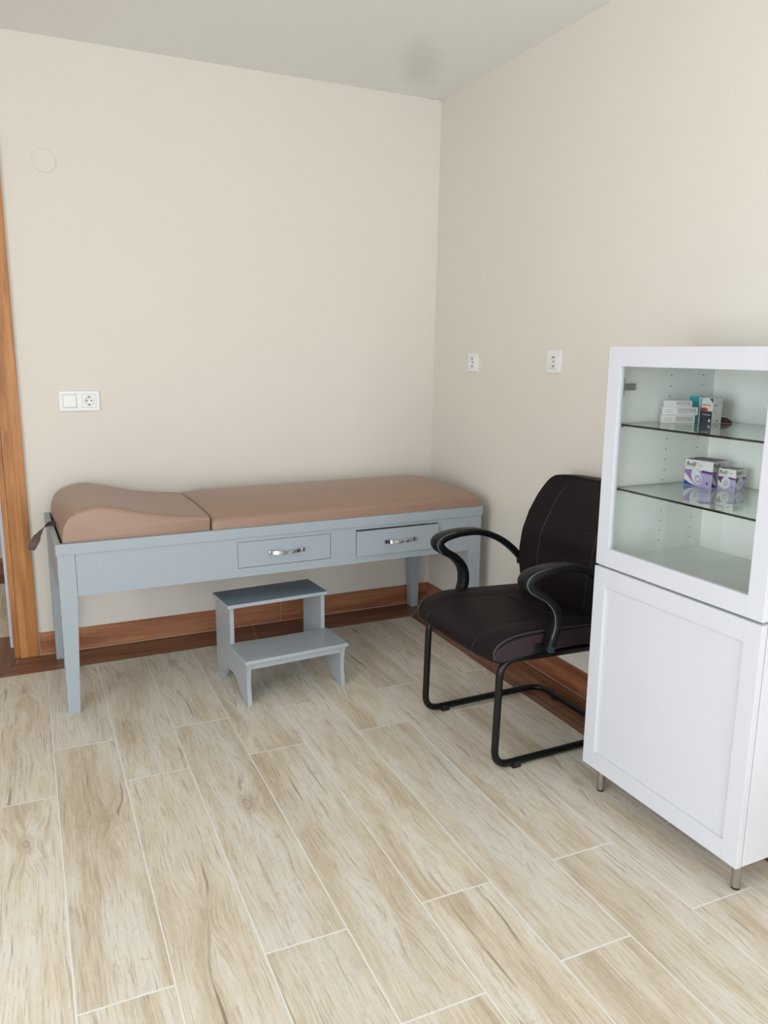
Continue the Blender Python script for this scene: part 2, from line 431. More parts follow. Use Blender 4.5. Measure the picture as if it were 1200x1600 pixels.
# walls
bm = bmesh.new()   # back wall with the doorway (x from -3.0 to -2.10)
T = 0.20
bx(bm, -2.098, 0.05, 0, T, 0, H+0.02)
bx(bm, -3.95, -3.02, 0, T, 0, H+0.02)
bx(bm, -3.02, -2.098, 0, T, 2.13, H+0.02)
struct(bw(finish('wall_back', bm, MT['wall'])), 'beige painted wall behind the couch')
bm = bmesh.new()   # right wall, leaning a few millimetres
def wy(bm, x0, x1, lean, y0, y1, z0, z1):
    V = []
    for z in (z0, z1):
        s = lean*(z/H-0.45)
        V += [bm.verts.new((x0+s, y0, z)), bm.verts.new((x1+s, y0, z)), bm.verts.new((x1+s, y1, z)), bm.verts.new((x0+s, y1, z))]
    for q in ((0, 3, 2, 1), (4, 5, 6, 7), (0, 1, 5, 4), (1, 2, 6, 5), (2, 3, 7, 6), (3, 0, 4, 7)): bm.faces.new([V[i] for i in q])
wy(bm, 0.0, 0.2, 0.024, YF-0.2, 0.1, 0, H+0.02)
struct(finish('wall_right', bm, MT['wall']), 'beige painted wall behind the chair and cabinet')
bm = bmesh.new()   # left wall, with an opening added for the side light
bx(bm, XL-0.15, XL, -2.4, 0.0, 0, H+0.02); bx(bm, XL-0.15, XL, YF-0.2, -4.6, 0, H+0.02)
bx(bm, XL-0.15, XL, -4.6, -2.4, 0, 0.4); bx(bm, XL-0.15, XL, -4.6, -2.4, 2.05, H+0.02)
struct(finish('wall_left', bm, MT['wall']))
bm = bmesh.new()   # wall behind the camera with a wide window
bx(bm, XL, -3.2, YF-0.15, YF, 0, H+0.02); bx(bm, -0.2, 0.2, YF-0.15, YF, 0, H+0.02)
bx(bm, -3.2, -0.2, YF-0.15, YF, 0, 0.1); bx(bm, -3.2, -0.2, YF-0.15, YF, 2.4, H+0.02)
struct(finish('wall_front', bm, MT['wall']))
bm = bmesh.new(); bx(bm, XL-0.15, 0.2, YF-0.15, 1.65, H, H+0.1)
struct(finish('ceiling', bm, MT['ceiling']), 'flat pale grey ceiling with a faint darker patch near the corner')
bm = bmesh.new(); bx(bm, XL-0.15, -1.0, 1.445, 1.6, 0, H); bx(bm, XL-0.15, XL, 0.0, 1.445, 0, H); bx(bm, -1.1, -1.0, 0.2, 1.445, 0, H)
struct(finish('wall_hallway', bm, MT['wall']))
bm = bmesh.new(); bx(bm, XL, -1.1, 1.43, 1.445, 0, 0.104); struct(finish('baseboard_hallway', bm, MT['base_x']))

def window(name, a, b, z0, z1, horizontal, pos):
    bm = bmesh.new(); w_ = 0.06
    def q(s0, s1, za, zb, d0=-0.11, d1=-0.05):
        if horizontal: bx(bm, s0, s1, pos+d0, pos+d1, za, zb, 0.004)
        else: bx(bm, pos+d0, pos+d1, s0, s1, za, zb, 0.004)
    q(a, b, z0, z0+w_); q(a, b, z1-w_, z1)
    for s in (a, (a+b)/2-w_/2, b-w_): q(s, s+w_, z0+w_, z1-w_)
    fr = struct(finish(name, bm, MT['gasket']), 'white window frame')  # also labels the frame of the added, unseen left window
    bm = bmesh.new()
    if horizontal: bx(bm, a+w_, b-w_, pos-0.083, pos-0.077, z0+w_, z1-w_)
    else: bx(bm, pos-0.083, pos-0.077, a+w_, b-w_, z0+w_, z1-w_)
    finish('pane', bm, MT['glass'], fr)
window('window_1', -3.2, -0.2, 0.1, 2.4, True, YF)
window('added_window_2', -4.6, -2.4, 0.4, 2.05, False, XL)  # unseen window, added and sized for light on the cabinet

b = bmesh.new()
for x0, x1, d, t in ((-0.058, -0.020, 0.006, 0.004), (-0.034, -0.002, 0.009, 0.006)): bx(b, x0, x1, -d, 0.001, H-t-0.004, H-0.002, 0.0015)
struct(bw(finish('trim_11', b, MT['whiteplastic'])), 'small white paint flake in the upper room corner')

# baseboards (tile skirting with a light grout joint)
HB = 0.104
bm = bmesh.new()
xs = [-2.003, -0.868, -0.011]
for a, c in zip(xs[:-1], xs[1:]): bx(bm, a+0.0012, c-0.0012, -0.0100, 0.0, 0.002, HB, 0.0006, 0, 1)
bx(bm, xs[0]-0.004, 0, -0.0078, 0.0, 0.0, HB-0.001, 0, 1)
bx(bm, xs[0]-0.004, -0.01, -0.0095, 0.0, 0.0, 0.0022, 0, 1)
struct(bw(finish('baseboard_back', bm, [MT['base_x'], MT['grout']])), 'brown wood-look skirting tiles under the back wall')
bm = bmesh.new()
ys = [-0.0115, -1.176, -2.38, -3.58, -4.78, -5.98, -7.18, YF]
for a, c in zip(ys[:-1], ys[1:]): bx(bm, -0.0220, 0.004, c+0.0012, a-0.0012, 0.002, HB, 0.0006, 0, 1)
bx(bm, -0.0200, 0.004, YF, -0.0095, 0.0, HB-0.001, 0, 1); bx(bm, -0.0215, 0.0, YF, -0.0115, 0.0, 0.0022, 0, 1)
struct(finish('baseboard_right', bm, [MT['base_y'], MT['grout']]), 'brown wood-look skirting tiles under the right wall')

# door frame at the left edge
bm = bmesh.new()
bx(bm, -2.086, -2.007, -0.020, 0.0, 0.001, 2.19, 0.003)
bx(bm, -3.11, -3.031, -0.020, 0.0, 0.001, 2.19, 0.003)
bx(bm, -3.031, -2.086, -0.020, 0.0, 2.111, 2.19, 0.003)
door = bw(finish('door_1', bm, MT['casing'])); struct(door, 'honey brown wooden door casing at the left edge')
bm = bmesh.new()
bx(bm, -2.110, -2.0875, -0.006, T+0.01, 0.001, 2.115, 0.002)
bx(bm, -3.031, -3.0095, -0.006, T+0.01, 0.001, 2.115, 0.002); bx(bm, -3.0095, -2.110, -0.006, T+0.01, 2.093, 2.115, 0.002)
finish('door_jamb', bm, MT['casing'], door)
bm = bmesh.new(); bx(bm, -2.1225, -2.110, 0.045, 0.085, 0.035, 2.09, 0.002)
o = finish('door_seal', bm, MT['lightstrip'], door); o['label'] = 'pale bluish seal strip inside the door jamb'

# ------------------------------------------------------------------ sockets, switch, round cover
def plate_frame(w_, h_, cells, parent):
    """frame of bars around square openings; lies in the (x,z) plane, front towards -y"""
    bm = bmesh.new(); c = 0.0285
    bx(bm, -w_/2, w_/2, -0.0095, 0.0, c, h_/2, 0.002); bx(bm, -w_/2, w_/2, -0.0095, 0.0, -h_/2, -c, 0.002)
    xs = [-w_/2]+[v for cx in cells for v in (cx-c, cx+c)]+[w_/2]
    for a, b_ in zip(xs[::2], xs[1::2]): bx(bm, a, b_, -0.0095, 0.0, -c-0.001, c+0.001, 0.0008, 0, 1)
    return finish('plate_frame', bm, MT['whiteplastic'], parent)

def socket_parts(root, cx, s=1.0):
    n = 48; c = 0.0283; r = 0.0200*s
    def sq(k, y, h=c):
        out = []
        for i in range(n):
            t = 2*PI*i/n; a, b_ = math.cos(t), math.sin(t); m_ = max(abs(a), abs(b_)); out.append((cx+h*a/m_, y, h*b_/m_))
        return out
    def ring(rr, y): return [(cx+rr*math.cos(2*PI*i/n), y, rr*math.sin(2*PI*i/n)) for i in range(n)]
    bm = bmesh.new()
    loft(bm, [sq(0, -0.002), sq(0, -0.0110), sq(0, -0.0122, c-0.0012), ring(r+0.0015, -0.0122), ring(r+0.0012, -0.0132), ring(r, -0.0132), ring(r-0.0005, -0.0120), ring(r-0.001, -0.0015), ring(0.002, -0.0012)], cap=False)
    bm.faces.new([bm.verts.new(p) for p in ring(0.002, -0.0012)])
    ins = finish('socket_insert', bm, MT['whiteplastic'], root, smooth=True, angle=30)
    for sx in (-1, 1):
        bm = bmesh.new(); cyl(bm, (cx+sx*0.0092*s, -0.0010, 0), (cx+sx*0.0092*s, -0.0022, 0), 0.0030*s, n=14)
        finish('pin_hole', bm, MT['slot'], ins)
    for sz in (-1, 1):
        bm = bmesh.new(); bx(bm, cx-0.0036, cx+0.0036, -0.0125, -0.0015, sz*0.0172*s-0.0022, sz*0.0172*s+0.0022, 0.0006, 0, 1)
        finish('earth_clip', bm, MT['slot'], ins)

for y, z, wd, lab in ((-0.412, 1.313, 0.088, 'white single wall socket on the right wall, nearer the room corner'),
                      (-1.057, 1.326, 0.092, 'white single wall socket on the right wall above the dark chair')):
    s = empty('wall_socket', (0.024*(z/H-0.45), y, z), -PI/2, lab, 'wall socket', None)
    plate_frame(wd, wd, [0.0], s); socket_parts(s, 0.0, 1.08)
p = WB(-1.766, 0.0)
s = empty('switch_and_socket', (p[0], p[1], 1.137), AW, 'white double wall plate with a light switch and a socket beside the door casing', 'wall plate')
plate_frame(0.166, 0.086, [-0.040, 0.040], s)
bm = bmesh.new(); bx(bm, -0.068, -0.012, -0.0115, -0.002, -0.028, 0.028, 0.001)
t = bmesh.new(); bx(t, -0.065, -0.015, -0.0145, -0.004, -0.0245, 0.0245, 0.0015)
for v in t.verts:
    if v.co.y < -0.011: v.co.y -= 0.0035*(0.0245-v.co.z)/0.049
merge(bm, t, 0); finish('switch_rocker', bm, MT['whiteplastic'], s)
socket_parts(s, 0.040, 1.0)
p = WB(-1.8405, 0.0)
bm = bmesh.new(); n = 48
def ring(rr, y): return [(rr*math.cos(2*PI*i/n), y, rr*math.sin(2*PI*i/n)) for i in range(n)]
loft(bm, [ring(0.0465, 0.0), ring(0.0465, -0.0035), ring(0.0445, -0.0050), ring(0.001, -0.0058)])
cov = finish('junction_box_cover', bm, MT['wall'], None, True, 35)
cov.location = (p[0], p[1], 2.113); cov.rotation_euler = (0, 0, AW)
cov['label'] = 'round cream cover plate high on the wall near the door'; cov['category'] = 'wall cover'

# ------------------------------------------------------------------ examination couch
L, D, HR = 1.8405, 0.649, 0.661
bed = empty('examination_couch', (-1.9225, -0.7362, 0), 0.0324,
            'grey wooden examination couch with tan padded cushions and two drawers along the back wall', 'examination couch')
ZA, ZR = 0.458, 0.620
bm = bmesh.new()
bx(bm, 0, L, 0, 0.020, ZR, HR, 0.0015); bx(bm, 0, L, D-0.020, D, ZR, HR, 0.0015)
bx(bm, 0, 0.020, 0.020, D-0.020, ZR, HR, 0.0015); bx(bm, L-0.020, L, 0.020, D-0.020, ZR, HR, 0.0015)
finish('top_rail', bm, MT['greypaint'], bed)
bm = bmesh.new()
lw = 0.067; fy0, fy1 = 0.0065, 0.024
d1 = (0.678, 1.080, 0.4950, 0.6010); d2 = (1.200, 1.604, 0.4900, 0.6000)
gp = 0.0018
def hole(a): return (a[0]-gp, a[1]+gp, a[2]-gp, a[3]+gp)
h1, h2 = hole(d1), hole(d2)
h2 = (h2[0], h2[1], h2[2], h2[3]+0.004)
cuts = [lw, h1[0], h1[1], h2[0], h2[1], L-lw]
bx(bm, cuts[0], cuts[1], fy0, fy1, ZA, ZR); bx(bm, cuts[2], cuts[3], fy0, fy1, ZA, ZR); bx(bm, cuts[4], cuts[5], fy0, fy1, ZA, ZR)
for h in (h1, h2):
    bx(bm, h[0], h[1], fy0, fy1, ZA, h[2]); bx(bm, h[0], h[1], fy0, fy1, h[3], ZR)
bx(bm, lw, L-lw, D-0.022, D-0.006, ZA, ZR)
bx(bm, 0.006, 0.022, lw, D-lw, ZA, ZR); bx(bm, L-0.022, L-0.006, lw, D-lw, ZA, ZR)
finish('apron', bm, MT['greypaint'], bed)
def leg(u0, v0, su, sv):
    b = bmesh.new(); t, bt = 0.062, 0.043
    cs = []
    for z, wd in ((0.0, bt), (ZA-0.01, t), (ZR, t)):
        u1, v1 = u0+su*wd, v0+sv*wd
        cs.append([(u0, v0, z), (u1, v0, z), (u1, v1, z), (u0, v1, z)])
    loft(b, cs, smooth=False)
    bmesh.ops.recalc_face_normals(b, faces=b.faces)
    bmesh.ops.bevel(b, geom=[e for e in b.edges if abs((e.verts[0].co-e.verts[1].co).z) > 0.05], offset=0.0012, segments=1, affect='EDGES')
    finish('leg', b, MT['greypaint'], bed)
leg(0.004, 0.004, 1, 1); leg(L-0.004, 0.004, -1, 1); leg(0.004, D-0.004, 1, -1); leg(L-0.004, D-0.004, -1, -1)
bm = bmesh.new(); bx(bm, 0.020, L-0.020, 0.020, D-0.020, 0.626, 0.642)
finish('platform', bm, MT['black'], bed)
bm = bmesh.new(); bx(bm, lw, L-lw, 0.026, D-0.03, 0.600, 0.624)      # underside panel
finish('underside_board', bm, MT['greypaint'], bed)

def drawer(d, out, tilt=0.0):
    b = bmesh.new()
    bx(b, d[0], d[1], fy0-out, fy0-out+0.016, d[2], d[3], 0.0012)
    bx(b, d[0]+0.012, d[0]+0.022, fy0-out+0.016, 0.42, d[2]+0.008, d[3]-0.012); bx(b, d[1]-0.022, d[1]-0.012, fy0-out+0.016, 0.42, d[2]+0.008, d[3]-0.012)
    bx(b, d[0]+0.022, d[1]-0.022, fy0-out+0.016, 0.42, d[2]+0.008, d[2]+0.014); bx(b, d[0]+0.022, d[1]-0.022, 0.41, 0.42, d[2]+0.014, d[3]-0.012)
    o = finish('drawer', b, MT['greypaint'], bed)
    b = bmesh.new(); cx, cz = (d[0]+d[1])/2+0.001, (d[2]+d[3])/2+0.001; hw = 0.070; y0 = fy0-out
    for s in (-1, 1): bx(b, cx+s*hw-0.0075, cx+s*hw+0.0075, y0-0.016, y0, cz-0.008, cz+0.008, 0.001)
    # twisted band between the two feet
    rings = []; n = 28
    for i in range(n+1):
        t = i/n; x = cx-hw+0.004+t*(2*hw-0.008); yy = y0-0.013-0.011*math.sin(PI*t); zz = cz-0.003*math.sin(PI*t)
        an = PI*0.5*(1-math.cos(PI*t)); wv, th = 0.0070, 0.0020
        dz, dy = math.cos(an), math.sin(an)
        rings.append([(x, yy+dy*a*wv-dz*c*th, zz+dz*a*wv+dy*c*th) for a, c in ((-1, -1), (1, -1), (1, 1), (-1, 1))])
    loft(b, rings)
    h = finish('handle', b, MT['chrome'], o, True, 35); h['label'] = 'twisted chrome bow handle'
    return o
drawer(d1, 0.0); drawer(d2, 0.013)['label'] = 'drawer left slightly open'

def cushion(name, u0, u1, v0, v1, zb, hf, r=0.012, nu=48, nv=26, seam=True):
    """padded block: hf(u,v) is the top height, edges rounded with radius r"""
    def samp(a, b, n):
        s = [a, a+r*0.08, a+r*0.3, a+r*0.6, a+r]; m = [a+r+(b-a-2*r)*i/n for i in range(1, n)]
        return s+m+[b-r, b-r*0.6, b-r*0.3, b-r*0.08, b]
    U, V = samp(u0, u1, nu), samp(v0, v1, nv); b = bmesh.new(); G = []
    def drop(d): return 0 if d >= r else r-math.sqrt(max(0, r*r-(r-d)**2))
    for u in U:
        row = []
        for v in V:
            z = hf(u, v)-max(drop(u-u0), drop(u1-u))-max(drop(v-v0), drop(v1-v))*0.9
            row.append(b.verts.new((u, v, max(z, zb+0.005))))
        G.append(row)
    for i in range(len(U)-1):
        for j in range(len(V)-1):
            b.faces.new((G[i][j], G[i+1][j], G[i+1][j+1], G[i][j+1])).smooth = True
    ringt = [G[i][0] for i in range(len(U))]+[G[-1][j] for j in range(1, len(V))]+[G[i][-1] for i in range(len(U)-2, -1, -1)]+[G[0][j] for j in range(len(V)-2, 0, -1)]
    ringb = [b.verts.new((v.co.x, v.co.y, zb)) for v in ringt]; n = len(ringt)
    for i in range(n): b.faces.new((ringt[i], ringb[i], ringb[(i+1) % n], ringt[(i+1) % n])).smooth = True
    b.faces.new(ringb)
    o = finish(name, b, MT['tan'], bed, True, 60)
    if seam:
        b = bmesh.new(); P = []
        for u in [u0+0.004+(u1-u0-0.008)*i/60 for i in range(61)]:
            P.append((u, v0+0.0035, hf(u, v0+0.006)-r*0.30-max(drop(u-u0), drop(u1-u))*0.9))
        tube(b, P, 0.0011, 6)
        finish('seam', b, MT['tanseam'], o)
    return o
prof = [(0.027, 0.662), (0.0275, 0.690), (0.033, 0.716), (0.043, 0.737), (0.058, 0.754), (0.084, 0.770), (0.126, 0.782), (0.174, 0.785), (0.234, 0.772), (0.295, 0.756), (0.358, 0.741),
        (0.422, 0.729), (0.487, 0.721), (0.547, 0.716), (0.572, 0.713)]
pr = catmull([(a, 0, b) for a, b in prof], 5); prof2 = [(q.x, q.z) for q in pr]
def pillow():
    """head section: side profile swept across the width"""
    v0, v1 = 0.022, 0.628; b = bmesh.new(); r = 0.013; rings = []
    vs = [v0, v0+r*0.08, v0+r*0.3, v0+r*0.65, v0+r]+[v0+r+(v1-v0-2*r)*i/22 for i in range(1, 22)]+[v1-r, v1-r*0.65, v1-r*0.3, v1-r*0.08, v1]
    for v in vs:
        d = min(v-v0, v1-v); dr = 0 if d >= r else r-math.sqrt(max(0, r*r-(r-d)**2))
        crown = 0.010*math.sin(PI*(v-v0)/(v1-v0))**0.6 if 0 < (v-v0) < (v1-v0) else 0
        ring = []
        for (u, z) in prof2:
            k = min(1.0, max(0.0, (z-0.655)/0.03)); kk = min(1.0, max(0.0, (0.05-abs(u-0.027))/0.05))
            nx = -dr*0.9*kk*k
            zz = z-dr*(1-kk*0.6)*k+crown*k*(1-kk)
            ring.append((u-nx, v, zz))
        # rounded right top corner, then down to the base
        for a in (0.3, 0.6, 0.85, 1.0):
            ring.append((0.572+0.004*math.sin(a*PI/2)-dr*0.4, v, 0.713-dr*1.0-0.012*(1-math.cos(a*PI/2))+crown*(1-a)))
        ring.append((0.576-dr*0.4, v, 0.645)); ring.append((0.030+dr*0.9, v, 0.645))
        rings.append(ring)
    loft(b, rings)
    o = finish('head_cushion', b, MT['tan'], bed, True, 55); o['label'] = 'tan wave-shaped head cushion'
    b = bmesh.new(); tube(b, [(u+(0.003 if u < 0.05 else 0), v0+0.0035, z-0.0038) for u, z in prof2 if z > 0.67], 0.0011, 6)
    finish('seam', b, MT['tanseam'], o)
pillow()
mu0, mu1, mv0, mv1 = 0.580, 1.832, 0.016, 0.632
def mh(u, v):
    t = (v-mv0)/(mv1-mv0); t = min(1, max(0, t))
    a = math.sin(PI*min(1, t*1.0))**0.75 if 0 < t < 1 else 0
    ends = min(1.0, (u-mu0)/0.13+0.25, (mu1-u)/0.16+0.25); ends = max(0.0, ends); ends = ends*ends*(3-2*ends)
    return 0.700+0.010*t+(0.012+0.033*ends)*a+0.004*ends
mat_o = cushion('mattress', mu0, mu1, mv0, mv1, 0.645, mh, 0.016); mat_o['label'] = 'long tan padded body cushion'

# ribbon strap hanging over the left rail
bm = bmesh.new()
sp_ = catmull([(0.026, 0.36, 0.668), (0.004, 0.355, 0.670), (-0.018, 0.348, 0.655), (-0.040, 0.342, 0.628), (-0.062, 0.338, 0.592), (-0.070, 0.336, 0.572)], 8)
rings = []; m = len(sp_)
for i, q in enumerate(sp_):
    tn = (sp_[min(i+1, m-1)]-sp_[max(i-1, 0)]).normalized(); sd = tn.cross(Vector((0, 1, 0))).normalized(); k = i/(m-1)
    an = PI*1.15*k; A = (sd*math.cos(an)+Vector((0, 1, 0))*math.sin(an)); B = tn.cross(A)
    wv = 0.006+0.008*math.sin(PI*min(1, k*1.0))**0.5+(0.004 if k > 0.6 else 0); th = 0.0014
    if i == m-1: wv *= 0.7
    rings.append([q+A*a*wv+B*c*th for a, c in ((-1, -1), (1, -1), (1, 1), (-1, 1))])
loft(bm, rings); finish('strap', bm, MT['strap'], bed, True, 40)['label'] = 'dark twisted ribbon strap'

# ------------------------------------------------------------------ step stool
st = empty('step_stool', (-1.2761, -0.9333, 0), 0.0853, 'small grey two-step wooden stool in front of the couch', 'step stool')
W_, TH = 0.421, 0.017
def side_panel(u):
    out = [(0.0, 0.0), (0.006, 0.035), (0.012, 0.07), (0.012, 0.10), (0.007, 0.135), (0.0, 0.1715)]
    pts = [(v, z) for v, z in out]
    pts += [(0.200, 0.1715), (0.200, 0.339), (0.388, 0.339), (0.388, 0.0), (0.318, 0.0), (0.312, 0.012), (0.302, 0.014)]
    pts += [(0.290, 0.030), (0.265, 0.055), (0.225, 0.072), (0.180, 0.075), (0.140, 0.064), (0.112, 0.045), (0.098, 0.026), (0.085, 0.020), (0.030, 0.0)]
    b = bmesh.new(); prism(b, pts, 0, u, u+TH)
    return finish('side_panel', b, MT['stoolpaint'], st)
side_panel(0.0); side_panel(W_-TH)
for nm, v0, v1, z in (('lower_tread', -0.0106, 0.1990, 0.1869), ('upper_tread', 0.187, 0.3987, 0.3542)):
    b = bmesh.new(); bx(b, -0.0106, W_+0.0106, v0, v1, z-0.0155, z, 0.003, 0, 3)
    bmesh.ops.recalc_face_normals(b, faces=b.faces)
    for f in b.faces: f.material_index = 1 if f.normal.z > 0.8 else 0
    o = finish(nm, b, [MT['stoolpaint'], MT['treadtop' if v0 < 0 else 'treadshade']], st, True, 40)
    if v0 > 0: o['label'] = 'upper tread with couch shade painted into its top'
b = bmesh.new(); bx(b, TH, W_-TH, 0.008, 0.022, 0.145, 0.1714); finish('front_apron', b, MT['stoolpaint'], st)
b = bmesh.new(); bx(b, TH, W_-TH, 0.366, 0.382, 0.300, 0.3387); finish('back_rail', b, MT['stoolpaint'], st)

# ------------------------------------------------------------------ visitor chair
ch = empty('visitor_chair', (-0.5842, -1.4933, 0), 0.0302, 'black-brown leather cantilever armchair between the couch and the white cabinet', 'armchair')
TR, HL = 0.0125, 0.235
side_pts = lambda l: [(0.36, l, 0.372), (-0.070, l, 0.388), (-0.080, l, 0.0170), (0.455, l, 0.0170)]
a = side_pts(-HL); c = side_pts(HL)[::-1]
path = rounded(a+c, 0.062, 10)
bm = bmesh.new(); tube(bm, path, TR, 16); finish('tube_frame', bm, MT['tube'], ch, True)
for sgn in (-1, 1):
    bm = bmesh.new(); bx(bm, -0.012, 0.020, sgn*HL-0.016, sgn*HL+0.016, 0.0, 0.012, 0.002)
    bx(bm, -0.008, 0.016, sgn*HL-0.0155, sgn*HL+0.0155, 0.010, 0.022, 0.002)
    finish('foot_pad', bm, MT['rubber'], ch)
    bm = bmesh.new(); bx(bm, 0.447, 0.463, sgn*0.13-0.012, sgn*0.13+0.012, 0.0, 0.010, 0.001); finish('foot_pad', bm, MT['rubber'], ch)
# seat
sec = [(0.42, 0.400), (0.30, 0.393), (0.10, 0.398), (-0.03, 0.392), (-0.080, 0.384), (-0.105, 0.382), (-0.124, 0.394), (-0.130, 0.413), (-0.122, 0.437), (-0.100, 0.458),
       (-0.060, 0.473), (0.0, 0.481), (0.08, 0.479), (0.18, 0.473), (0.30, 0.466), (0.40, 0.462), (0.43, 0.448), (0.435, 0.42)]
secs = [(q.x, q.z) for q in catmull([(x, 0, z) for x, z in sec], 3, closed=True)]
SW = 0.252
def seat_pt(s, z, l):
    k = abs(l)/SW
    top = max(0.0, min(1.0, (z-0.42)/0.04)); fr = max(0.0, min(1.0, (0.02-s)/0.12))
    z2 = z-0.012*(1-k**2)*top+0.004*math.exp(-((k-0.78)/0.14)**2)*top
    z2 -= 0.0035*math.exp(-((abs(l)-0.150)/0.006)**2)*top       # sewn valleys
    s2 = s+0.024*fr*k**4
    return (s2, l, z2)
bm = bmesh.new(); ls = [-SW, -SW+0.001, -SW+0.004, -SW+0.010]+[-SW+0.010+(2*SW-0.02)*i/40 for i in range(1, 40)]+[SW-0.010, SW-0.004, SW-0.001, SW]
rings = []
cs_, cz_ = 0.15, 0.432
for l in ls:
    d = SW-abs(l); sh = 0.0 if d >= 0.010 else 0.010-math.sqrt(max(0, 0.0001-(0.010-d)**2))
    ring = []
    for s, z in secs:
        v = Vector((s-cs_, 0, z-cz_)); fz = max(0.0, 1-sh/0.045); fs = 1-sh/0.28
        ring.append(seat_pt(cs_+v.x*fs, cz_+v.z*fz, l))
    rings.append(ring)
loft(bm, rings); seat = finish('seat', bm, MT['leather'], ch, True, 70)
# side boxing panels and piping
for sgn in (-1, 1):
    bm = bmesh.new()
    pts = [(0.42, 0.402), (0.10, 0.400), (-0.03, 0.394), (-0.078, 0.388), (-0.098, 0.394), (-0.106, 0.410), (-0.095, 0.434), (-0.060, 0.452), (0.0, 0.463), (0.12, 0.463), (0.42, 0.452)]
    prism(bm, pts, 1, sgn*(SW-0.004), sgn*(SW+0.0035), bev=0.0015)
    finish('side_boxing', bm, MT['boxing'], seat)
    bm = bmesh.new()
    P = catmull([(-0.104, sgn*SW, 0.400), (-0.108, sgn*SW, 0.425), (-0.090, sgn*SW, 0.449), (-0.050, sgn*SW, 0.465), (0.0, sgn*SW, 0.472), (0.10, sgn*SW, 0.472), (0.25, sgn*SW, 0.465), (0.41, sgn*SW, 0.457)], 8)
    tube(bm, P, 0.0030, 8); finish('piping', bm, MT['stitch'], seat, True)
def on_seat(s, l):
    """height of the seat top at (s,l), or the nose below s=-0.1"""
    best = None
    for (a0, z0), (a1, z1) in zip(secs[:-1], secs[1:]):
        if (a0-s)*(a1-s) <= 0 and a0 != a1:
            z = z0+(z1-z0)*(s-a0)/(a1-a0)
            if best is None or z > best: best = z
    return seat_pt(s, best if best else 0.43, l)
for sgn in (-1, 1):
    bm = bmesh.new(); P = []
    for s in [0.33-0.02*i for i in range(21)]:
        q = on_seat(s, sgn*(0.150-0.0*s)); P.append((q[0], q[1]+sgn*0.005, q[2]+0.0012))
    for s, z in ((-0.106, 0.4535), (-0.1195, 0.440), (-0.1275, 0.424), (-0.1305, 0.410)):
        q = seat_pt(s, z, sgn*0.150); P.append((q[0]-0.0012, q[1]+sgn*0.005, q[2]+0.001))
    tube(bm, P, 0.0011, 6); finish('stitching', bm, MT['stitch'], seat, True)
bm = bmesh.new()
P = [(on_seat(0.20+0.03*(1-(l/0.15)**2), l)) for l in [-0.15+0.3*i/20 for i in range(21)]]
tube(bm, [(q[0], q[1], q[2]+0.0012) for q in P], 0.0014, 6); finish('stitching', bm, MT['tube'], seat, True)

# backrest
sc_t = [(0.43, 0.336), (0.50, 0.326), (0.56, 0.325), (0.62, 0.329), (0.69, 0.342), (0.76, 0.366), (0.83, 0.398), (0.88, 0.425), (0.91, 0.446)]
hw_t = [(0.43, 0.185), (0.47, 0.205), (0.52, 0.222), (0.60, 0.236), (0.68, 0.240), (0.76, 0.236), (0.82, 0.226), (0.86, 0.213), (0.885, 0.200), (0.91, 0.185)]
def bf(z, t):       # front surface, t in -1..1
    wing = 0.030*(1-abs(t)**2.2)
    pad = 0.010*math.sin(PI*(z-0.50)/0.13)**2*(1-t*t) if z > 0.5 and z < 0.89 else 0
    return interp(sc_t, z)+wing-pad*0.6-0.004*math.exp(-((abs(t)-0.62)/0.03)**2)*-1
def back_ring(z, k=1.0, dz=0.0):
    hw = interp(hw_t, z)*k; R = []; n = 22; th = 0.050*k
    for i in range(n+1):
        t = -1+2*i/n; R.append((bf(z, t)+(1-k)*0.025, hw*t, z+dz))
    for i in range(n+1):
        t = 1-2*i/n; e_ = math.sqrt(max(0, 1-abs(t)**6)); R.append((bf(z, t)+(1-k)*0.025+0.012+th*(0.35+0.65*e_)*0.9, hw*t*0.985, z+dz))
    return R
rings = []
for z, k, dz in ((0.432, 0.90, 0), (0.436, 0.97, 0), (0.445, 1, 0)): rings.append(back_ring(z, k, dz))
z = 0.46
while z < 0.885: rings.append(back_ring(z)); z += 0.013
for z, k in ((0.890, 1.0), (0.899, 0.97), (0.905, 0.90), (0.908, 0.78)): rings.append(back_ring(z, k))
bm = bmesh.new(); loft(bm, rings); back = finish('backrest', bm, MT['leather'], ch, True, 65)
bm = bmesh.new(); P = []
zs = [0.45+0.0125*i for i in range(36)]
for z in zs: P.append((bf(z, 1)+0.003, interp(hw_t, z)*0.998, z))
P.append((bf(0.897, 0.95)+0.004, interp(hw_t, 0.897)*0.93, 0.9005))
for i in range(1, 20):
    t = 0.88-1.76*i/20; P.append((bf(0.905, t)+0.002, interp(hw_t, 0.905)*t, 0.9055))
P.append((bf(0.897, -0.95)+0.004, -interp(hw_t, 0.897)*0.93, 0.9005))
for z in zs[::-1]: P.append((bf(z, -1)+0.003, -interp(hw_t, z)*0.998, z))
tube(bm, P, 0.0022, 8); finish('piping', bm, MT['leather'], back, True)
for sgn in (-1, 1):
    bm = bmesh.new(); P = [(bf(z, 0.62)-0.0006, sgn*interp(hw_t, z)*(0.62-0.10*max(0, (z-0.7)/0.2)), z) for z in [0.47+0.0125*i for i in range(33)]]
    P = [(bf(q[2], abs(q[1])/interp(hw_t, q[2]))-0.0006, q[1], q[2]) for q in P]
    tube(bm, P, 0.0017, 6); finish('stitching', bm, MT['stitch'], back, True)
for zc in (0.615, 0.735):
    bm = bmesh.new(); P = []
    for i in range(21):
        t = -0.60+1.2*i/20; z = zc+0.035*(t/0.6)**2; P.append((bf(z, t)-0.0006, t*interp(hw_t, z), z))
    tube(bm, P, 0.0020, 6); finish('stitching', bm, MT['tube'], back, True)

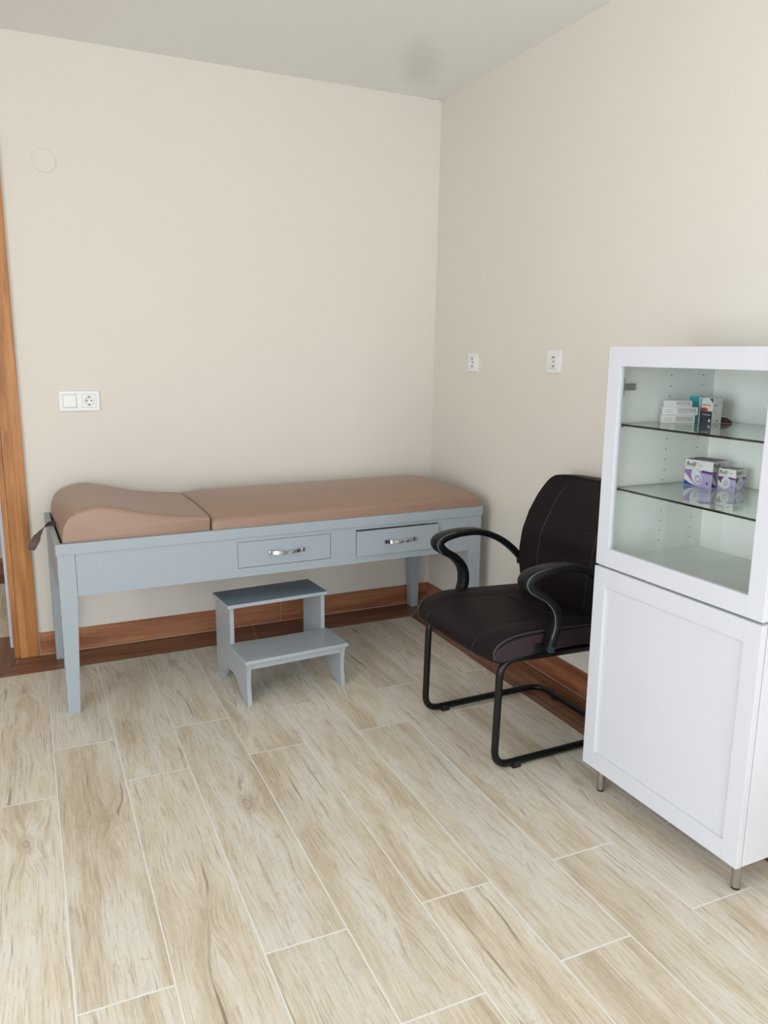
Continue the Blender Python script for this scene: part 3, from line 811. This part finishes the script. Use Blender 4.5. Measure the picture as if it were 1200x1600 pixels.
# armrests: one bent band each, from the seat side forward, over and back to the backrest
arm_pts = [(0.078, 0.415), (0.092, 0.455), (0.103, 0.500), (0.095, 0.550), (0.062, 0.592), (0.018, 0.620), (-0.008, 0.640), (-0.016, 0.661), (0.008, 0.678), (0.060, 0.688), (0.110, 0.690), (0.160, 0.686), (0.215, 0.670), (0.268, 0.643), (0.315, 0.606), (0.348, 0.570)]
arm_th = [0.012, 0.016, 0.017, 0.016, 0.015, 0.015, 0.018, 0.018, 0.016, 0.014, 0.0135, 0.013, 0.0125, 0.012, 0.012, 0.011]
arm_w = [0.020, 0.024, 0.025, 0.025, 0.026, 0.028, 0.030, 0.031, 0.031, 0.030, 0.028, 0.025, 0.023, 0.021, 0.019, 0.016]
for sgn in (-1, 1):
    P = catmull([(a, 0, b) for a, b in arm_pts], 6); n = len(P); rings = []; rim = []
    for i, q in enumerate(P):
        tn = (P[min(i+1, n-1)]-P[max(i-1, 0)]).normalized(); nr = Vector((tn.z, 0, -tn.x))
        fi = i/6; j = min(int(fi), len(arm_pts)-2); k = fi-j
        th = arm_th[j]+(arm_th[j+1]-arm_th[j])*k; wd = arm_w[j]+(arm_w[j+1]-arm_w[j])*k
        lc = sgn*(SW+0.006+0.022)
        # the band leans in towards the backrest at the rear
        if q.x > 0.2 and q.z > 0.5: lc -= sgn*0.022*((q.x-0.2)/0.15)
        ring = []
        for m_ in range(16):
            an = 2*PI*m_/16; cx_, sx_ = math.cos(an), math.sin(an)
            ex = 0.5; px_ = math.copysign(abs(cx_)**ex, cx_)*wd; pz_ = math.copysign(abs(sx_)**ex, sx_)*th
            ring.append((q.x+nr.x*pz_, lc+px_, q.z+nr.z*pz_))
        rings.append(ring)
        rim.append((q.x-nr.x*(th-0.004), lc-wd*0.86*1.0+0.0 if sgn < 0 else lc-wd*0.9, q.z-nr.z*(th-0.004)))
    bm = bmesh.new(); loft(bm, rings); arm = finish('armrest', bm, MT['plastic'], ch, True, 60)
    bm = bmesh.new(); seg = rim[6:60] if sgn < 0 else rim[34:54]
    tube(bm, seg, 0.0011, 6); finish('armrest_rim', bm, MT['rim'], arm, True)
    bm = bmesh.new(); lc = sgn*(SW+0.006+0.022)
    cyl(bm, (0.080, lc+sgn*0.012, 0.424), (0.080, lc+sgn*0.026, 0.424), 0.0125, 0.0105, 20)
    o = finish('bolt_cap', bm, MT['bolt'], arm, True, 40)
    bm = bmesh.new(); bx(bm, 0.045, 0.115, sgn*(SW-0.01) if sgn > 0 else -(SW+0.010), (SW+0.010) if sgn > 0 else -(SW-0.01), 0.398, 0.432, 0.004)
    finish('arm_bracket', bm, MT['plastic'], arm)
    bm = bmesh.new(); bx(bm, 0.335, 0.368, sgn*0.262 if sgn < 0 else 0.205, -0.205 if sgn < 0 else 0.262, 0.545, 0.590, 0.005)
    finish('back_bracket', bm, MT['plastic'], arm)
# under-seat plate that carries the seat on the tubes
bm = bmesh.new(); bx(bm, 0.0, 0.34, -0.222, 0.222, 0.383, 0.402, 0.003); finish('seat_plate', bm, MT['plastic'], ch)

# ------------------------------------------------------------------ display cabinet (two stacked units)
CA = -0.0173
CX0, CY0 = -0.4402, -1.9093
cab_rot = math.atan2(-math.cos(CA), -math.sin(CA))
def cloc(u, d, z=0.0):     # u along the front (towards the camera), d into the depth
    return (CX0-u*math.sin(CA)+d*math.cos(CA), CY0-u*math.cos(CA)-d*math.sin(CA), z)
CW, DT, DEP, PT = 0.60, 0.019, 0.40, 0.016
Z0, Z1, Z2 = 0.0827, 0.7332, 1.3803
low = empty('base_cabinet', cloc(0, 0), cab_rot, 'lower white panel-door cabinet on steel legs beside the chair', 'cabinet')
upp = empty('display_cabinet', cloc(-0.0073, 0.009, Z1+0.0015), cab_rot, 'upper white glass-door display cabinet stacked on the lower cabinet', 'cabinet')

def carcass(root, h, z0, m, back=True):
    y0 = DT+0.002; y1 = y0+DEP
    for nm, x0, x1 in (('side_panel', 0.0, PT), ('side_panel', CW-PT, CW)):
        b = bmesh.new(); bx(b, x0, x1, y0, y1, z0, z0+h, 0.0006, 0, 1)
        if root is upp:
            xs = PT if x0 == 0 else CW-PT; sg = 1 if x0 == 0 else -1
            for dpt in (0.037+y0-0.02, 0.232, 0.362):
                for i in range(18):
                    zz = z0+0.05+0.032*i
                    cyl(b, (xs-0.001*sg, dpt, zz), (xs+0.0003*sg, dpt, zz), 0.0021, n=8, mi=1)
        finish(nm, b, [m, MT['hole']], root)
    for nm, za, zb in (('bottom_panel', z0, z0+PT), ('top_panel', z0+h-PT, z0+h)):
        b = bmesh.new(); bx(b, PT, CW-PT, y0, y1, za, zb); finish(nm, b, m, root)
    b = bmesh.new(); bx(b, PT, CW-PT, y1-0.010, y1-0.004, z0+PT, z0+h-PT); finish('back_panel', b, m, root)

def door_frame(b, h, st_=0.050, rl=0.055):
    """rails and stiles: stiles run full height"""
    bx(b, 0.001, st_, 0.0, DT, 0, h, 0.0012); bx(b, CW-st_, CW-0.001, 0.0, DT, 0, h, 0.0012)
    bx(b, st_, CW-st_, 0.0004, DT, 0, rl, 0.0012); bx(b, st_, CW-st_, 0.0004, DT, h-rl, h, 0.0012)
# lower unit
hl = Z1-Z0
carcass(low, hl-0.004, Z0+0.002, MT['cab'])
b = bmesh.new(); t = bmesh.new(); door_frame(t, hl-0.003); bmesh.ops.translate(t, vec=(0, 0, Z0), verts=t.verts); merge(b, t)
dl = finish('door', b, MT['cab'], low); dl['label'] = 'white framed panel door'
b = bmesh.new(); bx(b, 0.048, CW-0.048, 0.0075, 0.0135, Z0+0.05, Z1-0.055); finish('door_panel', b, MT['cab'], dl)
for (u, d) in ((0.056, 0.033), (CW-0.028, 0.040), (0.056, 0.38), (CW-0.04, 0.38)):
    b = bmesh.new(); cyl(b, (u, d, 0.007), (u, d, Z0+0.002), 0.0125, n=28); lg = finish('leg', b, MT['steel'], low, True, 40)
    b = bmesh.new(); cyl(b, (u, d, 0.0), (u, d, 0.007), 0.0105, 0.0118, n=28); finish('leg_tip', b, MT['rubber'], lg, True, 40)
# upper unit
hu = Z2-Z1-0.0015
carcass(upp, hu-0.004, 0.002, MT['cabin'])
for o in list(upp.children):
    if o.name.startswith('top_panel') or (o.name.startswith('side_panel') and min(v.co.x for v in o.data.vertices) > 0.3): o.data.materials[0] = MT['cab']
b = bmesh.new(); door_frame(b, hu); du = finish('door', b, MT['cab'], upp); du['label'] = 'white framed glass door'
b = bmesh.new(); bx(b, 0.049, CW-0.049, 0.0095, 0.0135, 0.054, hu-0.054); finish('glass_pane', b, MT['glass'], du)
for zz in (hu-0.115,):
    b = bmesh.new(); bx(b, PT, PT+0.004, 0.035, 0.050, zz-0.028, zz+0.028, 0.002); bx(b, PT, PT+0.012, 0.022, 0.085, zz-0.010, zz+0.010, 0.0025)
    cyl(b, (PT+0.002, 0.042, zz+0.021), (PT+0.0065, 0.042, zz+0.021), 0.005, n=16); cyl(b, (PT+0.002, 0.042, zz-0.021), (PT+0.0065, 0.042, zz-0.021), 0.005, n=16)
    finish('hinge', b, MT['steel'], upp)
b = bmesh.new(); cyl(b, (0.235, DT+DEP-0.02, hu-PT-0.004), (0.235, DT+DEP-0.02, hu-PT-0.0195), 0.007, n=16); finish('door_bumper', b, MT['rubber'], upp)
ZS1, ZS2 = 1.160, 0.970
YS = 0.034
for zz, in ((ZS1,), (ZS2,)):
    b = bmesh.new(); z = zz-(Z1+0.0015)
    bx(b, PT+0.003, CW-PT-0.003, YS, DT+DEP-0.012, z-0.006, z)
    for f in b.faces:
        if abs(f.normal.z) < 0.5: f.material_index = 1
    bmesh.ops.recalc_face_normals(b, faces=b.faces)
    for f in b.faces: f.material_index = 0 if abs(f.normal.z) > 0.5 else 1
    sh = finish('glass_shelf', b, [MT['shelfglass'], MT['glassedge']], upp); sh['label'] = 'clear glass shelf with a dark green edge'
    for x, s in ((PT, 1), (CW-PT, -1)):
        for y in (YS+0.012, 0.37):
            b = bmesh.new(); cyl(b, (x, y, z-0.009), (x+s*0.010, y, z-0.009), 0.0035, n=12)
            finish('shelf_support', b, MT['steel'], sh)

# ------------------------------------------------------------------ boxes on the shelves
def text_mesh(txt, size, m, parent, mtx, bold=0.0):
    cu = bpy.data.curves.new('lettering', 'FONT'); cu.body = txt; cu.size = size; cu.offset = bold; cu.extrude = 0.0
    cu.resolution_u = 3
    tmp = bpy.data.objects.new('tmp', cu); SC.collection.objects.link(tmp)
    bpy.context.view_layer.update()
    me = bpy.data.meshes.new_from_object(tmp.evaluated_get(bpy.context.evaluated_depsgraph_get()))
    bpy.data.objects.remove(tmp); me.materials.clear(); me.materials.append(m)
    o = bpy.data.objects.new('lettering', me); link(o, parent); o.matrix_local = mtx
    return o

def face_frame(w_, d_, face):
    """matrix taking face coordinates (a right, b up, c outwards) to box coordinates (x along the front, y into the depth)"""
    if face == 'front': return Matrix(((1, 0, 0, 0), (0, 0, -1, 0), (0, 1, 0, 0), (0, 0, 0, 1)))
    if face == 'right': return Matrix(((0, 0, 1, w_), (1, 0, 0, 0), (0, 1, 0, 0), (0, 0, 0, 1)))
    if face == 'left': return Matrix(((0, 0, -1, 0), (-1, 0, 0, d_), (0, 1, 0, 0), (0, 0, 0, 1)))

def decal(b, F, poly, mi, lift):
    vs = [b.verts.new(F @ Vector((p[0], p[1], lift))) for p in poly]
    b.faces.new(vs).material_index = mi
def disc(cx_, cy_, rx, ry, n=20, rot=0.0):
    return [(cx_+rx*math.cos(t)*math.cos(rot)-ry*math.sin(t)*math.sin(rot), cy_+rx*math.cos(t)*math.sin(rot)+ry*math.sin(t)*math.cos(rot)) for t in [2*PI*i/n for i in range(n)]]

def tape_box(loc, rz, w_, d_, h_, label, big):
    root = empty('bandage_box', loc, rz, label, 'box', 'boxes of tape rolls on the middle glass shelf')
    b = bmesh.new(); bx(b, 0, w_, 0, d_, 0, h_, 0.0004, 0, 1)
    mats = [MT['card'], MT['purple'], MT['lilac'], MT['mauve'], MT['blue'], MT['roll'], MT['rollshade'], MT['cardgrey']]
    # purple top
    vs = [b.verts.new(p) for p in ((0.001, 0.001, h_+0.0002), (w_-0.001, 0.001, h_+0.0002), (w_-0.001, d_-0.001, h_+0.0002), (0.001, d_-0.001, h_+0.0002))]
    b.faces.new(vs).material_index = 1
    for face, fw in (('front', w_), ('left', d_)):
        F = face_frame(w_, d_, face)
        q = lambda pts: [(x*fw, y*h_) for x, y in pts]
        decal(b, F, q([(0, 0), (1, 0), (1, .62), (0, .62)]), 2, 0.0002)
        decal(b, F, q([(0, .62), (0, .10), (.42, .02), (.30, .62)]), 3 if big else 1, 0.0003)
        decal(b, F, q([(0, .48), (0, .22), (.20, .06), (.45, .02)]), 0, 0.0004)
        decal(b, F, q([(0, .22), (0, .02), (.46, .01), (.20, .10)]), 4 if big else 2, 0.0005)
        decal(b, F, q([(.62, .64), (1, .60), (1, .51), (.60, .54)]), 1, 0.0005)
        if big: P_ = disc(.44*fw, .36*h_, .17*fw, .31*h_, rot=0.5); P2_ = disc(.50*fw, .28*h_, .10*fw, .17*h_, rot=0.5)
        else: P_ = disc(.45*fw, .34*h_, .26*fw, .28*h_); P2_ = disc(.47*fw, .33*h_, .13*fw, .14*h_)
        decal(b, F, P_, 5, 0.0006); decal(b, F, P2_, 6, 0.0007)
        decal(b, F, disc(.50*fw if big else .47*fw, .28*h_ if big else .33*h_, .05*fw, .07*h_), 5, 0.0008)
        decal(b, F, q([(.03, .71), (.55, .69), (.55, .665), (.03, .685)]), 7, 0.0003)
        decal(b, F, q([(.80, .12), (.87, .12), (.87, .20), (.80, .20)]), 4, 0.0006)
    body = finish('carton', b, mats, root)
    for face, fw in (('front', w_), ('left', d_)):
        F = face_frame(w_, d_, face); sz = 0.24*h_
        text_mesh('Roll', sz, MT['carddark'], body, F @ Matrix.Translation((0.05*fw, 0.755*h_, 0.0006)), 0.02*sz)
        text_mesh('Fix', sz, MT['cardgrey'], body, F @ Matrix.Translation((0.05*fw+sz*1.62, 0.755*h_, 0.0006)))
    return root
# box axes: front runs towards +x (away from the left panel), left face towards the door
ang = math.atan2(0.018, 0.09)
# origin at the near corner; the face seen on the left is 'left', the face seen on the right is 'front'
tape_box((-0.1433, -2.0515, ZS2+0.0003), ang, 0.081, 0.092, 0.079, 'large purple and white tape roll box, the bigger one on the middle glass shelf', True)
tape_box((-0.1160, -2.1125, ZS2+0.0003), ang, 0.055, 0.0545, 0.062, 'small purple and white tape roll box in front of the larger one', False)

# three flat white cartons stacked
def carton(origin, ang_, w_, d_, h_, label):
    root = empty('medicine_carton', origin, ang_, label, 'box', 'flat white cartons stacked on the top glass shelf')
    b = bmesh.new(); bx(b, 0, w_, 0, d_, 0, h_, 0.0005, 0, 1); F = face_frame(w_, d_, 'front')
    rnd = random.Random(int(h_*1e5)+len(label))
    decal(b, F, [(w_*.42, h_*.18), (w_*.95, h_*.18), (w_*.95, h_*.85), (w_*.42, h_*.85)], 1, 0.0002)
    x = w_*.44
    while x < w_*.9:
        hh = rnd.uniform(.1, .5)*h_; decal(b, F, [(x, h_*.18), (x+.0016, h_*.18), (x+.0016, h_*.18+hh), (x, h_*.18+hh)], 0, 0.0003); x += rnd.uniform(.003, .007)
    for k in (.35, .6): decal(b, F, [(w_*.06, h_*k), (w_*.30, h_*k), (w_*.30, h_*(k+.07)), (w_*.06, h_*(k+.07))], 1, 0.0002)
    finish('carton', b, [MT['card'], MT['cardgrey']], root)
A0 = -0.561
ox, oy = -0.2620, -1.9530
# the cartons' long printed side faces the door: local x along that side
carton((ox, oy, ZS1+0.0003), A0, 0.094, 0.022, 0.0235, 'lowest of the three white cartons stacked on the top shelf')
carton((ox+0.0035, oy+0.001, ZS1+0.0243), A0, 0.099, 0.020, 0.0230, 'middle of the three white cartons stacked on the top shelf')
carton((ox+0.0060, oy-0.001, ZS1+0.0478), A0, 0.078, 0.020, 0.0185, 'uppermost of the three white cartons stacked on the top shelf')
# teal box standing beside them, and the white, red and navy one
tb = empty('medicine_box', (-0.1455, -1.9855, ZS1+0.0003), 0.0, 'tall teal medicine box standing beside the stacked white cartons', 'box')
b = bmesh.new(); bx(b, 0, 0.021, 0, 0.046, 0, 0.076, 0.0005, 0, 1); decal(b, face_frame(.021, .046, 'left'), [(0.0405, 0.0), (0.046, 0.0), (0.046, 0.076), (0.0405, 0.076)], 1, 0.0002)
finish('carton', b, [MT['teal'], MT['card']], tb)
rb = empty('medicine_box', (-0.1435, -2.0305, ZS1+0.0003), 0.0, 'small white medicine box with red and navy print at the right of the teal box', 'box')
b = bmesh.new(); w1, w2 = 0.037, 0.044; bx(b, 0, w1, 0, w2, 0, 0.0745, 0.0005, 0, 1); F = face_frame(w1, w2, 'left')
decal(b, F, [(0, 0), (0.043, 0), (0.043, 0.036), (0, 0.036)], 1, 0.0002)
decal(b, F, disc(0.013, 0.040, 0.013, 0.006, 16), 2, 0.0003); decal(b, F, [(0.006, 0.053), (0.036, 0.052), (0.036, 0.0545), (0.006, 0.0555)], 2, 0.0003)
decal(b, F, [(0.030, 0.0735), (0.043, 0.0735), (0.043, 0.060)], 3, 0.0003)
decal(b, F, [(0.006, 0.025), (0.036, 0.024), (0.036, 0.0255), (0.006, 0.0265)], 0, 0.0003); decal(b, F, [(0.030, 0.005), (0.038, 0.005), (0.038, 0.012), (0.030, 0.012)], 0, 0.0003)
F = face_frame(w1, w2, 'front')
decal(b, F, disc(0.012, 0.053, 0.0035, 0.002, 10), 3, 0.0002); decal(b, F, [(0.029, 0.056), (0.031, 0.056), (0.031, 0.060), (0.029, 0.060)], 3, 0.0002)
decal(b, F, [(0.018, 0.006), (0.023, 0.006), (0.023, 0.010), (0.018, 0.010)], 3, 0.0002)
finish('carton', b, [MT['card'], MT['navy'], MT['red'], MT['carddark']], rb)
# small dark pouch with a pointed end
b = bmesh.new(); rings = []
for x, hy, hz in ((0.0, 0.010, 0.016), (0.012, 0.011, 0.018), (0.026, 0.010, 0.016), (0.036, 0.006, 0.009), (0.041, 0.0015, 0.003)):
    rings.append([(x, hy*math.cos(t), max(0.0, hz*0.5+hz*0.5*math.sin(t))) for t in [2*PI*i/10 for i in range(10)]])
loft(b, rings, smooth=False)
dk = finish('pouch', b, MT['rubber']); dk.location = (-0.0985, -2.010, ZS1+0.0004); dk.rotation_euler = (0, 0, -0.80)
dk['label'] = 'small dark pointed pouch lying at the back right of the boxes'; dk['category'] = 'pouch'
